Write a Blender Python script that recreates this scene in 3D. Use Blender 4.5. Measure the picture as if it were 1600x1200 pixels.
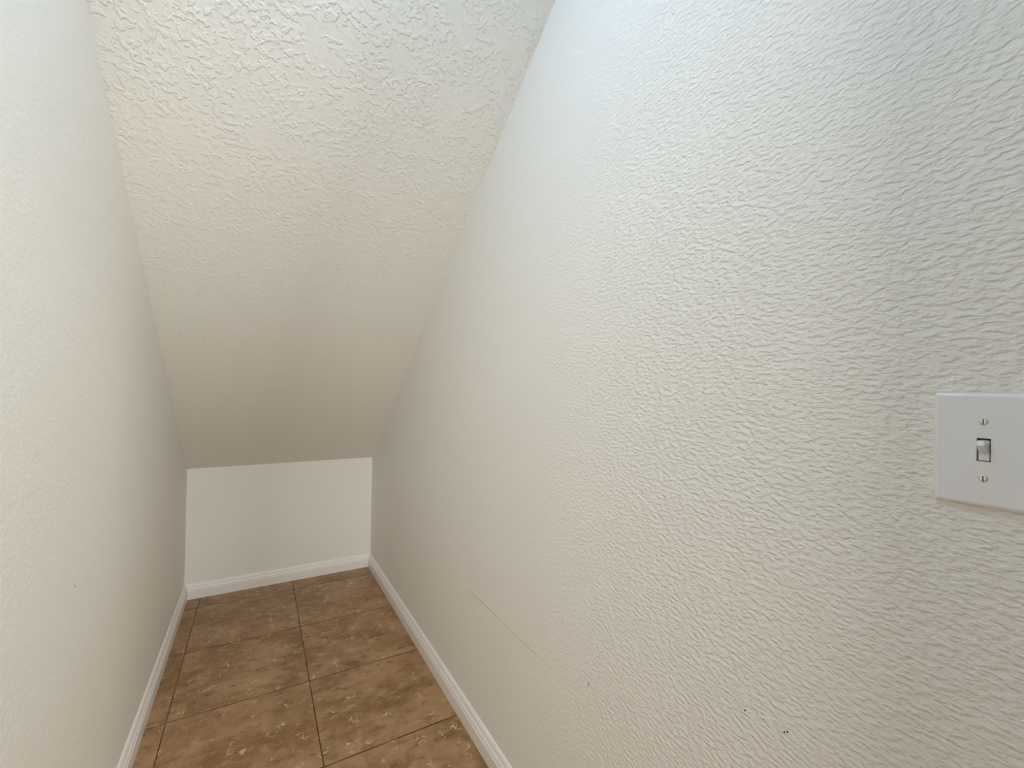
import bpy, bmesh, math, random
from mathutils import Vector, Matrix

random.seed(7)
for o in list(bpy.data.objects):
    bpy.data.objects.remove(o, do_unlink=True)
S = bpy.context.scene
C = S.collection

# ---------------------------------------------------------------- camera
CAM_Z = 1.2065
right = Vector((0.8642214, -0.50284363, 0.01642111))
down = Vector((0.0190793947, 0.000140593, -0.999817962))
fwd = Vector((0.50274978, 0.86437739, 0.00971546))
cam_data = bpy.data.cameras.new('camera')
cam_data.sensor_width = 36.0
cam_data.lens = 680.35 / 1600 * 36.0
cam_data.clip_start = 0.02
cam = bpy.data.objects.new('camera', cam_data)
C.objects.link(cam)
cam.matrix_world = Matrix(((right.x, -down.x, -fwd.x, 0),
                           (right.y, -down.y, -fwd.y, 0),
                           (right.z, -down.z, -fwd.z, CAM_Z),
                           (0, 0, 0, 1)))
S.camera = cam

# ---------------------------------------------------------------- world light and added hall lights beyond the doorway, exposure
W = bpy.data.worlds.new('daylight')
S.world = W
W.use_nodes = True
W.node_tree.nodes['Background'].inputs[0].default_value = (0.93, 0.97, 1.0, 1)
W.node_tree.nodes['Background'].inputs[1].default_value = 0.02
# two unseen area lights added behind the doorway to brighten the low end
for wx, ww, we in ((-0.42, 1.2, 94.0), (1.12, 0.7, 120.0)):
    fill = bpy.data.lights.new('added_hall_light', 'AREA')
    fill.shape = 'RECTANGLE'
    fill.size, fill.size_y = ww, 1.9
    fill.energy = we
    fill.color = (1.0, 0.985, 0.945)
    fill_o = bpy.data.objects.new('added_hall_light', fill)
    C.objects.link(fill_o)
    fill_o.location = (wx, -2.5, 2.3)
    fill_o.rotation_euler = (math.radians(90), 0, 0)      # faces the doorway (+y)
LAMP_POS = (0.05, 0.56)
LAMP_POWER = 44.0
LAMP_COLOUR = (0.50, 0.70, 1.0)
S.view_settings.view_transform = 'Standard'
S.view_settings.look = 'None'
S.view_settings.gamma = 1.0
S.view_settings.use_curve_mapping = False
S.view_settings.exposure = 0.15

# ---------------------------------------------------------------- dimensions of the closet (metres)
XL, XR = -0.336, 0.671        # side walls
YB, YN = 3.012, -0.12         # low end wall, door wall behind the camera
ZLOW = 0.726                  # height of the low end wall
SLOPE = 0.743                 # underside of the stairs
ZTOP = 2.44                   # flat ceiling by the door
YTOP = YB - (ZTOP - ZLOW) / SLOPE
WT = 0.11                     # wall thickness
TILE_TOP = 0.0

# ---------------------------------------------------------------- material helpers
class NT:
    def __init__(self, name):
        self.m = bpy.data.materials.new(name)
        self.m.use_nodes = True
        self.t = self.m.node_tree
        self.b = self.t.nodes['Principled BSDF']
    def n(self, kind, **kw):
        nd = self.t.nodes.new(kind)
        for k, v in kw.items():
            setattr(nd, k, v)
        return nd
    def link(self, a, b):
        self.t.links.new(a, b)
    def val(self, sock, v):
        if isinstance(v, (int, float, tuple)):
            sock.default_value = v
        else:
            self.link(v, sock)
    def math(self, op, a, b=0.0, c=None, clamp=False):
        nd = self.n('ShaderNodeMath', operation=op, use_clamp=clamp)
        self.val(nd.inputs[0], a); self.val(nd.inputs[1], b)
        if c is not None:
            self.val(nd.inputs[2], c)
        return nd.outputs[0]
    def coords(self, scale=(1, 1, 1), rot=(0, 0, 0), add=None):
        tc = self.n('ShaderNodeTexCoord')
        src = tc.outputs['Object']
        if add is not None:
            v = self.n('ShaderNodeVectorMath', operation='ADD')
            self.link(src, v.inputs[0]); self.link(add, v.inputs[1])
            src = v.outputs[0]
        mp = self.n('ShaderNodeMapping')
        mp.inputs['Scale'].default_value = scale
        mp.inputs['Rotation'].default_value = rot
        self.link(src, mp.inputs['Vector'])
        return mp.outputs[0]
    def noise(self, vec, scale, detail=2.0, rough=0.5, dist=0.0):
        nd = self.n('ShaderNodeTexNoise')
        self.link(vec, nd.inputs['Vector'])
        nd.inputs['Scale'].default_value = scale
        nd.inputs['Detail'].default_value = detail
        nd.inputs['Roughness'].default_value = rough
        nd.inputs['Distortion'].default_value = dist
        return nd.outputs[0]
    def smooth(self, v, lo, hi, a=0.0, b=1.0):
        nd = self.n('ShaderNodeMapRange', interpolation_type='SMOOTHSTEP')
        self.val(nd.inputs[0], v)
        for i, x in enumerate((lo, hi, a, b)):
            nd.inputs[i + 1].default_value = x
        return nd.outputs[0]
    def mix(self, f, a, b):
        nd = self.n('ShaderNodeMix', data_type='RGBA')
        self.val(nd.inputs[0], f)
        for s, v in ((nd.inputs[6], a), (nd.inputs[7], b)):
            if isinstance(v, tuple):
                s.default_value = (*v, 1)
            else:
                self.link(v, s)
        return nd.outputs[2]
    def bump(self, h, dist, strength=1.0, normal=None):
        nd = self.n('ShaderNodeBump')
        nd.inputs['Strength'].default_value = strength
        nd.inputs['Distance'].default_value = dist
        self.link(h, nd.inputs['Height'])
        if normal is not None:
            self.link(normal, nd.inputs['Normal'])
        return nd.outputs[0]

def plain(name, col, rough=0.5, spec=0.5, metal=0.0):
    k = NT(name)
    k.b.inputs['Base Color'].default_value = (*col, 1)
    k.b.inputs['Roughness'].default_value = rough
    k.b.inputs['Specular IOR Level'].default_value = spec
    k.b.inputs['Metallic'].default_value = metal
    return k.m

PAINT = (0.852, 0.828, 0.757)

def orange_peel(name, dist, scale=95.0, stretch=(1, 1, 1), col=PAINT, fade=None):
    """rolled drywall texture: small soft blobs with a few longer trowel strokes"""
    k = NT(name)
    v = k.coords(stretch)
    n = k.noise(v, scale, 2.0, 0.45)
    h = k.smooth(n, 0.36, 0.66)
    if fade:                                   # the roller texture thins out further down the closet
        sep = k.n('ShaderNodeSeparateXYZ')
        k.link(k.n('ShaderNodeTexCoord').outputs['Object'], sep.inputs[0])
        h = k.math('MULTIPLY', h, k.smooth(sep.outputs[1], fade[0], fade[1], 1.0, fade[2]))
    k.b.inputs['Base Color'].default_value = (*col, 1)
    k.b.inputs['Roughness'].default_value = 0.62
    k.b.inputs['Specular IOR Level'].default_value = 0.3
    k.link(k.bump(h, dist), k.b.inputs['Normal'])
    return k.m

def knockdown(name, dist, col=PAINT):
    """knocked-down plaster: flat islands with raised wormy rims"""
    k = NT(name)
    v = k.coords((1, 1, 1))
    n1 = k.noise(v, 74.0, 1.5, 0.5)
    isl = k.smooth(n1, 0.46, 0.62)
    mask = k.smooth(k.noise(v, 20.0, 1.0, 0.5), 0.34, 0.54, 0.25, 1.0)
    h = k.math('MULTIPLY', isl, mask)
    sep = k.n('ShaderNodeSeparateXYZ')         # thinner plaster towards the low end
    k.link(k.n('ShaderNodeTexCoord').outputs['Object'], sep.inputs[0])
    h = k.math('MULTIPLY', h, k.smooth(sep.outputs[1], 1.1, 2.1, 1.0, 0.3))
    k.b.inputs['Base Color'].default_value = (*col, 1)
    k.b.inputs['Roughness'].default_value = 0.7
    k.b.inputs['Specular IOR Level'].default_value = 0.25
    k.link(k.bump(h, dist), k.b.inputs['Normal'])
    return k.m

def tile_material():
    k = NT('tile_ceramic')
    oi = k.n('ShaderNodeObjectInfo')
    off = k.n('ShaderNodeVectorMath', operation='SCALE')
    comb = k.n('ShaderNodeCombineXYZ')
    k.link(oi.outputs['Random'], comb.inputs[0])
    k.link(k.math('MULTIPLY', oi.outputs['Random'], 3.7), comb.inputs[1])
    k.link(k.math('MULTIPLY', oi.outputs['Random'], 1.9), comb.inputs[2])
    k.link(comb.outputs[0], off.inputs[0]); off.inputs['Scale'].default_value = 13.0
    v = k.coords((1, 1, 1), add=off.outputs[0])
    cloud = k.noise(v, 6.0, 3.0, 0.6)
    blot = k.noise(k.coords((0.85, 1.35, 1), add=off.outputs[0]), 24.0, 4.0, 0.68)
    c = k.mix(k.smooth(cloud, 0.34, 0.66), (0.262, 0.140, 0.055), (0.42, 0.255, 0.130))
    c = k.mix(k.smooth(k.noise(v, 4.3, 1.0), 0.48, 0.70, 0, 0.6), c, (0.37, 0.185, 0.090))
    c = k.mix(k.smooth(blot, 0.52, 0.70, 0, 0.75), c, (0.165, 0.080, 0.028))
    c = k.mix(k.smooth(blot, 0.32, 0.48, 0.65, 0), c, (0.46, 0.31, 0.165))
    # short pale squiggles of the glaze
    w = k.math('ABSOLUTE', k.math('SUBTRACT', k.noise(v, 34.0, 1.0, 0.5), 0.5))
    w = k.smooth(w, 0.008, 0.034, 1.0, 0.0)
    msk = k.smooth(k.noise(v, 19.0, 1.0, 0.5), 0.57, 0.66)
    sq = k.math('MULTIPLY', w, msk)
    c = k.mix(k.math('MULTIPLY', sq, 0.7), c, (0.70, 0.56, 0.39))
    k.link(c, k.b.inputs['Base Color'])
    k.b.inputs['Roughness'].default_value = 0.42
    k.b.inputs['Specular IOR Level'].default_value = 0.4
    h = k.math('ADD', k.math('MULTIPLY', sq, 0.6), k.math('MULTIPLY', blot, 0.8))
    k.link(k.bump(h, 0.0012), k.b.inputs['Normal'])
    return k.m

M_wall_r = orange_peel('wall_paint_rolled', 0.00145, 158.0, (1, 0.52, 1), fade=(0.4, 1.15, 0.15))
M_wall_l = orange_peel('wall_paint_fine', 0.0003, 110.0, (1, 0.6, 1))
M_wall_b = orange_peel('wall_paint_smooth', 0.0002, 110.0)
M_ceil = knockdown('ceiling_knockdown', 0.0015)
M_trim = plain('trim_paint', (0.86, 0.83, 0.785), 0.4, 0.5)
M_tile = tile_material()
g = NT('grout')
g.link(g.mix(g.smooth(g.noise(g.coords(), 9.0, 3.0), 0.35, 0.65), (0.085, 0.042, 0.016), (0.19, 0.105, 0.046)), g.b.inputs['Base Color'])
g.b.inputs['Roughness'].default_value = 0.9
M_grout = g.m
M_plate = plain('switch_plastic', (0.81, 0.80, 0.78), 0.17, 0.5)
M_toggle = plain('toggle_plastic', (0.80, 0.79, 0.76), 0.3, 0.5)
M_recess = plain('switch_recess', (0.05, 0.035, 0.025), 0.6, 0.3)
M_screw = plain('screw_paint', (0.74, 0.73, 0.70), 0.25, 0.6, 0.6)
M_slot = plain('screw_slot_dark', (0.10, 0.09, 0.08), 0.6, 0.3)
M_scuff = plain('scuff_grey', (0.33, 0.29, 0.25), 0.8, 0.2)
M_scuff_pale = plain('scuff_pale', (0.48, 0.45, 0.40), 0.8, 0.2)
M_nick = plain('nick_black', (0.015, 0.013, 0.012), 0.8, 0.2)
M_lampmetal = plain('lamp_white_metal', (0.8, 0.8, 0.8), 0.4, 0.5)
k = NT('lamp_glass')
k.b.inputs['Base Color'].default_value = (0.9, 0.9, 0.9, 1)
k.b.inputs['Emission Color'].default_value = (*LAMP_COLOUR, 1)
k.b.inputs['Emission Strength'].default_value = LAMP_POWER
M_lamp = k.m

# ---------------------------------------------------------------- mesh helpers
def link_mesh(name, verts, faces, mat, parent=None, smooth=False):
    me = bpy.data.meshes.new(name)
    me.from_pydata([tuple(v) for v in verts], [], faces)
    bm = bmesh.new(); bm.from_mesh(me)
    bmesh.ops.recalc_face_normals(bm, faces=bm.faces)
    bm.to_mesh(me); bm.free()
    if smooth:
        for p in me.polygons:
            p.use_smooth = True
    me.materials.append(mat)
    o = bpy.data.objects.new(name, me)
    C.objects.link(o)
    o.parent = parent
    return o

def prism(name, poly, axis, a, b, mat, parent=None):
    """extrude a 2D polygon along an axis; poly is in the two other axes, in xyz order"""
    n = len(poly)
    def P(p, t):
        l = list(p); l.insert(axis, t); return l
    vs = [P(p, a) for p in poly] + [P(p, b) for p in poly]
    fs = [list(range(n)), list(range(n, 2 * n))[::-1]]
    fs += [[i, (i + 1) % n, n + (i + 1) % n, n + i] for i in range(n)]
    return link_mesh(name, vs, fs, mat, parent)

def struct(o):
    o['kind'] = 'structure'
    return o

# ---------------------------------------------------------------- the room shell
zc = lambda y: min(ZTOP, ZLOW + SLOPE * (YB - y))
side = [(YN, -0.02), (YB, -0.02), (YB, ZLOW), (YTOP, ZTOP), (YN, ZTOP)]
wall_left = struct(prism('wall_left', side, 0, XL - WT, XL, M_wall_l))
wall_right = struct(prism('wall_right', side, 0, XR, XR + WT, M_wall_r))
wall_back = struct(prism('wall_back', [(YB, -0.02), (YB + WT, -0.02), (YB + WT, ZLOW), (YB, ZLOW)], 0, XL - WT, XR + WT, M_wall_b))
ceil_poly = [(YN - WT, ZTOP), (YTOP, ZTOP), (YB, ZLOW), (YB + WT, ZLOW), (YB + WT, ZLOW + 0.1), (YTOP + 0.05, ZTOP + 0.12), (YN - WT, ZTOP + 0.12)]
ceiling = struct(prism('ceiling', ceil_poly, 0, XL - WT, XR + WT, M_ceil))
# door wall behind the viewer, with a doorway left open to the hall and its added lights
DL, DR, DH = -0.30, 0.46, 2.05
wf_v, wf_f = [], []
outer = [(XL - WT, 0.001), (DL, 0.001), (DL, DH), (DR, DH), (DR, 0.001), (XR + WT, 0.001), (XR + WT, ZTOP), (XL - WT, ZTOP)]
wall_front = struct(prism('wall_front', [(x, z) for x, z in outer], 1, YN - WT, YN, M_wall_b))

# floor: a grout bed with single ceramic tiles laid in it
YF = -1.4
floor = struct(prism('floor', [(YF, -0.02), (YB, -0.02), (YB, -0.0013), (YF, -0.0013)], 0, XL, XR, M_grout))

def tile_mesh(w, d):
    """ceramic tile, centred, eased upper edge"""
    t, e = 0.0085, 0.0009
    hw, hd = w / 2, d / 2
    rings = [(hw, hd, -t), (hw, hd, -e), (hw - e * 0.4, hd - e * 0.4, -e * 0.35), (hw - e, hd - e, 0)]
    vs, fs = [], []
    for a, b, z in rings:
        vs += [(-a, -b, z), (a, -b, z), (a, b, z), (-a, b, z)]
    for r in range(3):
        for i in range(4):
            j = (i + 1) % 4
            fs.append((r * 4 + i, r * 4 + j, r * 4 + 4 + j, r * 4 + 4 + i))
    fs.append((12, 13, 14, 15)); fs.append((3, 2, 1, 0))
    me = bpy.data.meshes.new('tile')
    me.from_pydata(vs, [], fs)
    me.materials.append(M_tile)
    return me

PY, GAP, GAPY = 0.4605, 0.0038, 0.0066
xj = [XL, -0.262, 0.202, XR]
yj = [YB]
y = 2.872
while y > YF:
    yj.append(y); y -= PY
yj.append(YF)
cache = {}
for i in range(3):
    for j in range(len(yj) - 1):
        x0 = xj[i] + (GAP / 2 if i > 0 else 0.001)
        x1 = xj[i + 1] - (GAP / 2 if i < 2 else 0.001)
        y1 = yj[j] - (GAPY / 2 if j > 0 else 0.001)
        y0 = yj[j + 1] + (GAPY / 2 if j < len(yj) - 2 else 0.001)
        key = (round(x1 - x0, 4), round(y1 - y0, 4))
        if key not in cache:
            cache[key] = tile_mesh(x1 - x0, y1 - y0)
        o = bpy.data.objects.new('tile', cache[key])
        C.objects.link(o)
        o.parent = floor
        o.location = ((x0 + x1) / 2, (y0 + y1) / 2, TILE_TOP + random.uniform(-0.0005, 0.0003))
        o.rotation_euler = (random.uniform(-.0006, .0006), random.uniform(-.0006, .0006), 0)

# baseboards: moulded profile (distance from the wall, height)
BB = [(0, 0), (0.0165, 0), (0.0165, 0.044), (0.0160, 0.0465), (0.0138, 0.0480), (0.0138, 0.0500), (0.0150, 0.0510),
      (0.0146, 0.0545), (0.0125, 0.0600), (0.0108, 0.0625), (0.0090, 0.0635), (0.0090, 0.0655), (0.0100, 0.0665),
      (0.0088, 0.0725), (0.0060, 0.0785), (0.0035, 0.0815), (0, 0.0825)]
bt = BB[1][0]
struct(prism('baseboard_back', [(YB - d, z) for d, z in BB], 0, XL, XR, M_trim))
def mitred(name, x, sgn):
    n = len(BB)
    vs = [(x + sgn * d, YN, z) for d, z in BB] + [(x + sgn * d, YB - d - 0.0004, z) for d, z in BB]
    fs = [list(range(n)), list(range(n, 2 * n))[::-1]] + [[i, (i + 1) % n, n + (i + 1) % n, n + i] for i in range(n)]
    return struct(link_mesh(name, vs, fs, M_trim))
# side boards butt against the end board along its coped profile
mitred('baseboard_left', XL, 1)
mitred('baseboard_right', XR, -1)

# ---------------------------------------------------------------- wear on the right wall
def mark(name, parent, x, pts, widths, mat, out):
    """a thin flake of scraped paint or dirt following a polyline on a side wall"""
    vs, fs = [], []
    n = len(pts)
    for i, (p, w) in enumerate(zip(pts, widths)):
        a = Vector(pts[max(i - 1, 0)]); b = Vector(pts[min(i + 1, n - 1)])
        t = (b - a).normalized(); nn = Vector((-t.y, t.x)) * w / 2
        for s in (-1, 1):
            q = Vector(p) + nn * s
            vs.append((x, q.x, q.y)); 
        for s in (-1, 1):
            q = Vector(p) + nn * s * 0.7
            vs.append((x + out * 0.0004, q.x, q.y))
    for i in range(n - 1):
        a, b = i * 4, i * 4 + 4
        fs += [(a, b, b + 2, a + 2), (a + 2, b + 2, b + 3, a + 3), (a + 3, b + 3, b + 1, a + 1)]
    fs += [(0, 2, 3, 1), ((n - 1) * 4, (n - 1) * 4 + 1, (n - 1) * 4 + 3, (n - 1) * 4 + 2)]
    return link_mesh(name, vs, fs, mat, parent)

def lerp_pts(p0, p1, n, jit):
    return [(p0[0] + (p1[0] - p0[0]) * i / n, p0[1] + (p1[1] - p0[1]) * i / n + random.uniform(-jit, jit)) for i in range(n + 1)]

def strip(name, parent, x, p0, p1, w, mat, n=8, jit=0.0006, out=-1):
    pts = lerp_pts(p0, p1, n, jit)
    ws = [w * (0.25 if i in (0, n) else random.uniform(0.6, 1.2)) for i in range(n + 1)]
    return mark(name, parent, x, pts, ws, mat, out)

strip('scratch', wall_right, XR, (1.434, 0.4752), (1.205, 0.4775), 0.0017, M_scuff, 12)
strip('scratch', wall_right, XR, (1.204, 0.4774), (1.086, 0.4765), 0.0011, M_scuff, 8)
strip('scratch', wall_right, XR, (1.085, 0.4765), (0.985, 0.4782), 0.0013, M_scuff, 8)
strip('scratch', wall_right, XR, (0.984, 0.4782), (0.925, 0.4790), 0.0008, M_scuff_pale, 5)
mark('scuff_mark', wall_right, XR, [(0.7835, 0.519), (0.7815, 0.525), (0.7775, 0.529), (0.7755, 0.532)], [0.0008, 0.0018, 0.0022, 0.0008], M_scuff, -1)
mark('scuff_mark', wall_right, XR, [(0.8625, 0.684), (0.8605, 0.688)], [0.001, 0.002], M_scuff_pale, -1)
mark('scuff_mark', wall_right, XR, [(0.8835, 0.619), (0.8795, 0.6235)], [0.001, 0.002], M_scuff_pale, -1)
mark('nick', wall_right, XR, [(0.4090, 0.7045), (0.4078, 0.7058), (0.4066, 0.7070)], [0.0008, 0.0026, 0.0010], M_nick, -1)
mark('nick', wall_right, XR, [(0.3795, 0.7090), (0.3788, 0.7110), (0.3784, 0.7130)], [0.0004, 0.0010, 0.0004], M_scuff, -1)
mark('nick', wall_right, XR, [(0.3496, 0.7110), (0.3484, 0.7127), (0.3475, 0.7143)], [0.0006, 0.0020, 0.0006], M_nick, -1)
mark('nick', wall_right, XR, [(0.3452, 0.7135), (0.3440, 0.7160), (0.3433, 0.7182)], [0.0005, 0.0016, 0.0005], M_nick, -1)
mark('nick', wall_right, XR, [(0.5655, 1.9245), (0.5640, 1.9262), (0.5630, 1.9280)], [0.0008, 0.0022, 0.0008], M_scuff, -1)
mark('nick', wall_left, XL, [(1.2940, 0.7590), (1.2925, 0.7615), (1.2915, 0.7645)], [0.0010, 0.0030, 0.0010], M_scuff, 1)

# ---------------------------------------------------------------- light switch on the right wall
SW_Y, SW_Z = 0.1476, 1.1492
sw = bpy.data.objects.new('light_switch', None)
C.objects.link(sw)
sw.location = (XR, SW_Y, SW_Z)
sw['label'] = 'white toggle light switch with two screws on the right wall'
sw['category'] = 'light switch'
# local axes: a = along the wall (y), b = up (z), c = out of the wall (-x)
def L(a, b, c):
    return (-c, a, b)

def rrect(hw, hh, r, seg=5):
    pts = []
    for cx, cy, a0 in ((hw - r, hh - r, 0), (-hw + r, hh - r, 90), (-hw + r, -hh + r, 180), (hw - r, -hh + r, 270)):
        for s in range(seg + 1):
            a = math.radians(a0 + 90 * s / seg)
            pts.append((cx + r * math.cos(a), cy + r * math.sin(a)))
    return pts

def ringed(name, rings, mat, parent, cap_last=True, cap_first=False, smooth=True):
    n = len(rings[0][0])
    vs, fs = [], []
    for pts, c in rings:
        vs += [L(a, b, c) for a, b in pts]
    for r in range(len(rings) - 1):
        for i in range(n):
            j = (i + 1) % n
            fs.append((r * n + i, r * n + j, r * n + n + j, r * n + n + i))
    if cap_last:
        fs.append(tuple(range((len(rings) - 1) * n, len(rings) * n)))
    if cap_first:
        fs.append(tuple(range(n))[::-1])
    o = link_mesh(name, vs, fs, mat, parent)
    if smooth:
        for p in o.data.polygons:
            p.use_smooth = len(p.vertices) == 4 and abs(p.normal.x) < 0.999
    return o

HW, HH = 0.0395, 0.0605
T = 0.0062
rings = [(rrect(HW, HH, 0.0022), 0.0), (rrect(HW, HH, 0.0022), 0.0022)]
for s in range(1, 7):
    a = math.radians(90 * s / 6)
    d = 0.0045 * (1 - math.cos(a)); c = 0.0022 + (T - 0.0022) * math.sin(a)
    rings.append((rrect(HW - d, HH - d, 0.0022), c))
rings.append((rrect(HW - 0.0075, HH - 0.0075, 0.002), T))
rings.append((rrect(0.0056, 0.0126, 0.0006), T))
rings.append((rrect(0.0053, 0.0123, 0.0004), T - 0.0003))
rings.append((rrect(0.0053, 0.0123, 0.0004), 0.0008))
ringed('wall_plate', rings, M_plate, sw, cap_last=False)
# switch mechanism seen through the slot
ringed('recess', [(rrect(0.0053, 0.0123, 0.0004), 0.0), (rrect(0.0053, 0.0123, 0.0004), 0.0010)], M_recess, sw, smooth=False)
ringed('collar', [([(a, b - 0.0006) for a, b in rrect(0.0041, 0.0108, 0.0006)], 0.0010), ([(a, b - 0.0006) for a, b in rrect(0.0041, 0.0108, 0.0006)], 0.0042),
                  ([(a, b - 0.0006) for a, b in rrect(0.0037, 0.0104, 0.0006)], 0.0047)], M_toggle, sw, smooth=False)
# lever flipped up: a tapering paddle leaning upwards out of the slot
lev = []
dirv = Vector((math.cos(math.radians(28)), math.sin(math.radians(28))))      # (out, up)
nrm = Vector((-dirv.y, dirv.x))
for s, hw, hh in ((0.0, 0.0037, 0.0050), (0.006, 0.0036, 0.0044), (0.0125, 0.0034, 0.0036), (0.0142, 0.0031, 0.0032), (0.0150, 0.0024, 0.0024)):
    base = Vector((0.0030, 0.0008)) + dirv * s
    ring = []
    for a, b in rrect(hw, hh, min(hw, hh) * 0.35, 3):
        q = base + nrm * b
        ring.append((a, q.y, q.x))
    lev.append(ring)
n = len(lev[0]); vs = []; fs = []
for r in lev:
    vs += [L(*q) for q in r]
for r in range(len(lev) - 1):
    for i in range(n):
        j = (i + 1) % n
        fs.append((r * n + i, r * n + j, r * n + n + j, r * n + n + i))
fs += [tuple(range(n))[::-1], tuple(range((len(lev) - 1) * n, len(lev) * n))]
link_mesh('toggle_lever', vs, fs, M_toggle, sw)
# two slotted oval-head screws
def circ(r, n=24):
    return [(r * math.cos(2 * math.pi * i / n), r * math.sin(2 * math.pi * i / n)) for i in range(n)]
for dz, tilt in ((0.0301, 2), (-0.0301, -4)):
    prof = [(0.0037, T - 0.001), (0.0037, T + 0.0002), (0.0034, T + 0.0007), (0.0027, T + 0.0011), (0.0014, T + 0.0013)]
    sc = ringed('screw', [([(a, b + dz) for a, b in circ(r)], c) for r, c in prof], M_screw, sw)
    w, h = 0.00055, 0.0034
    ca, sa = math.cos(math.radians(tilt)), math.sin(math.radians(tilt))
    R2 = lambda a, b: (a * ca - b * sa, a * sa + b * ca + dz)
    sl = [[R2(-w, -h), R2(w, -h), R2(w, h), R2(-w, h)], [R2(-w, -h * .72), R2(w, -h * .72), R2(w, h * .72), R2(-w, h * .72)]]
    ringed('screw_slot', [(sl[0], T), (sl[0], T + 0.0006), (sl[1], T + 0.0014)], M_slot, sc, smooth=False)

# ---------------------------------------------------------------- the closet's lamp, on the flat ceiling by the door
lamp = bpy.data.objects.new('ceiling_lamp', None)
C.objects.link(lamp)
lamp.location = (LAMP_POS[0], LAMP_POS[1], ZTOP)
lamp['label'] = 'round bare bulb in a white holder on the flat ceiling by the doorway'
lamp['category'] = 'lamp'
def lathe(name, prof, mat, parent, n=32):
    vs, fs = [], []
    for r, z in prof:
        vs += [(r * math.cos(2 * math.pi * i / n), r * math.sin(2 * math.pi * i / n), z) for i in range(n)]
    for k_ in range(len(prof) - 1):
        for i in range(n):
            j = (i + 1) % n
            fs.append((k_ * n + i, k_ * n + j, k_ * n + n + j, k_ * n + n + i))
    fs += [tuple(range(n)), tuple(range((len(prof) - 1) * n, len(prof) * n))[::-1]]
    return link_mesh(name, vs, fs, mat, parent, True)
lathe('lamp_holder', [(0.062, 0.0), (0.062, -0.010), (0.050, -0.020), (0.028, -0.030), (0.024, -0.062), (0.020, -0.066)], M_lampmetal, lamp)
prof = [(0.018, -0.066), (0.019, -0.082)]
for i in range(1, 15):
    a = math.radians(162 - 162 * i / 14)
    prof.append((max(0.061 * math.sin(a), 0.002), -0.148 + 0.061 * math.cos(a)))
lathe('bulb', prof, M_lamp, lamp)
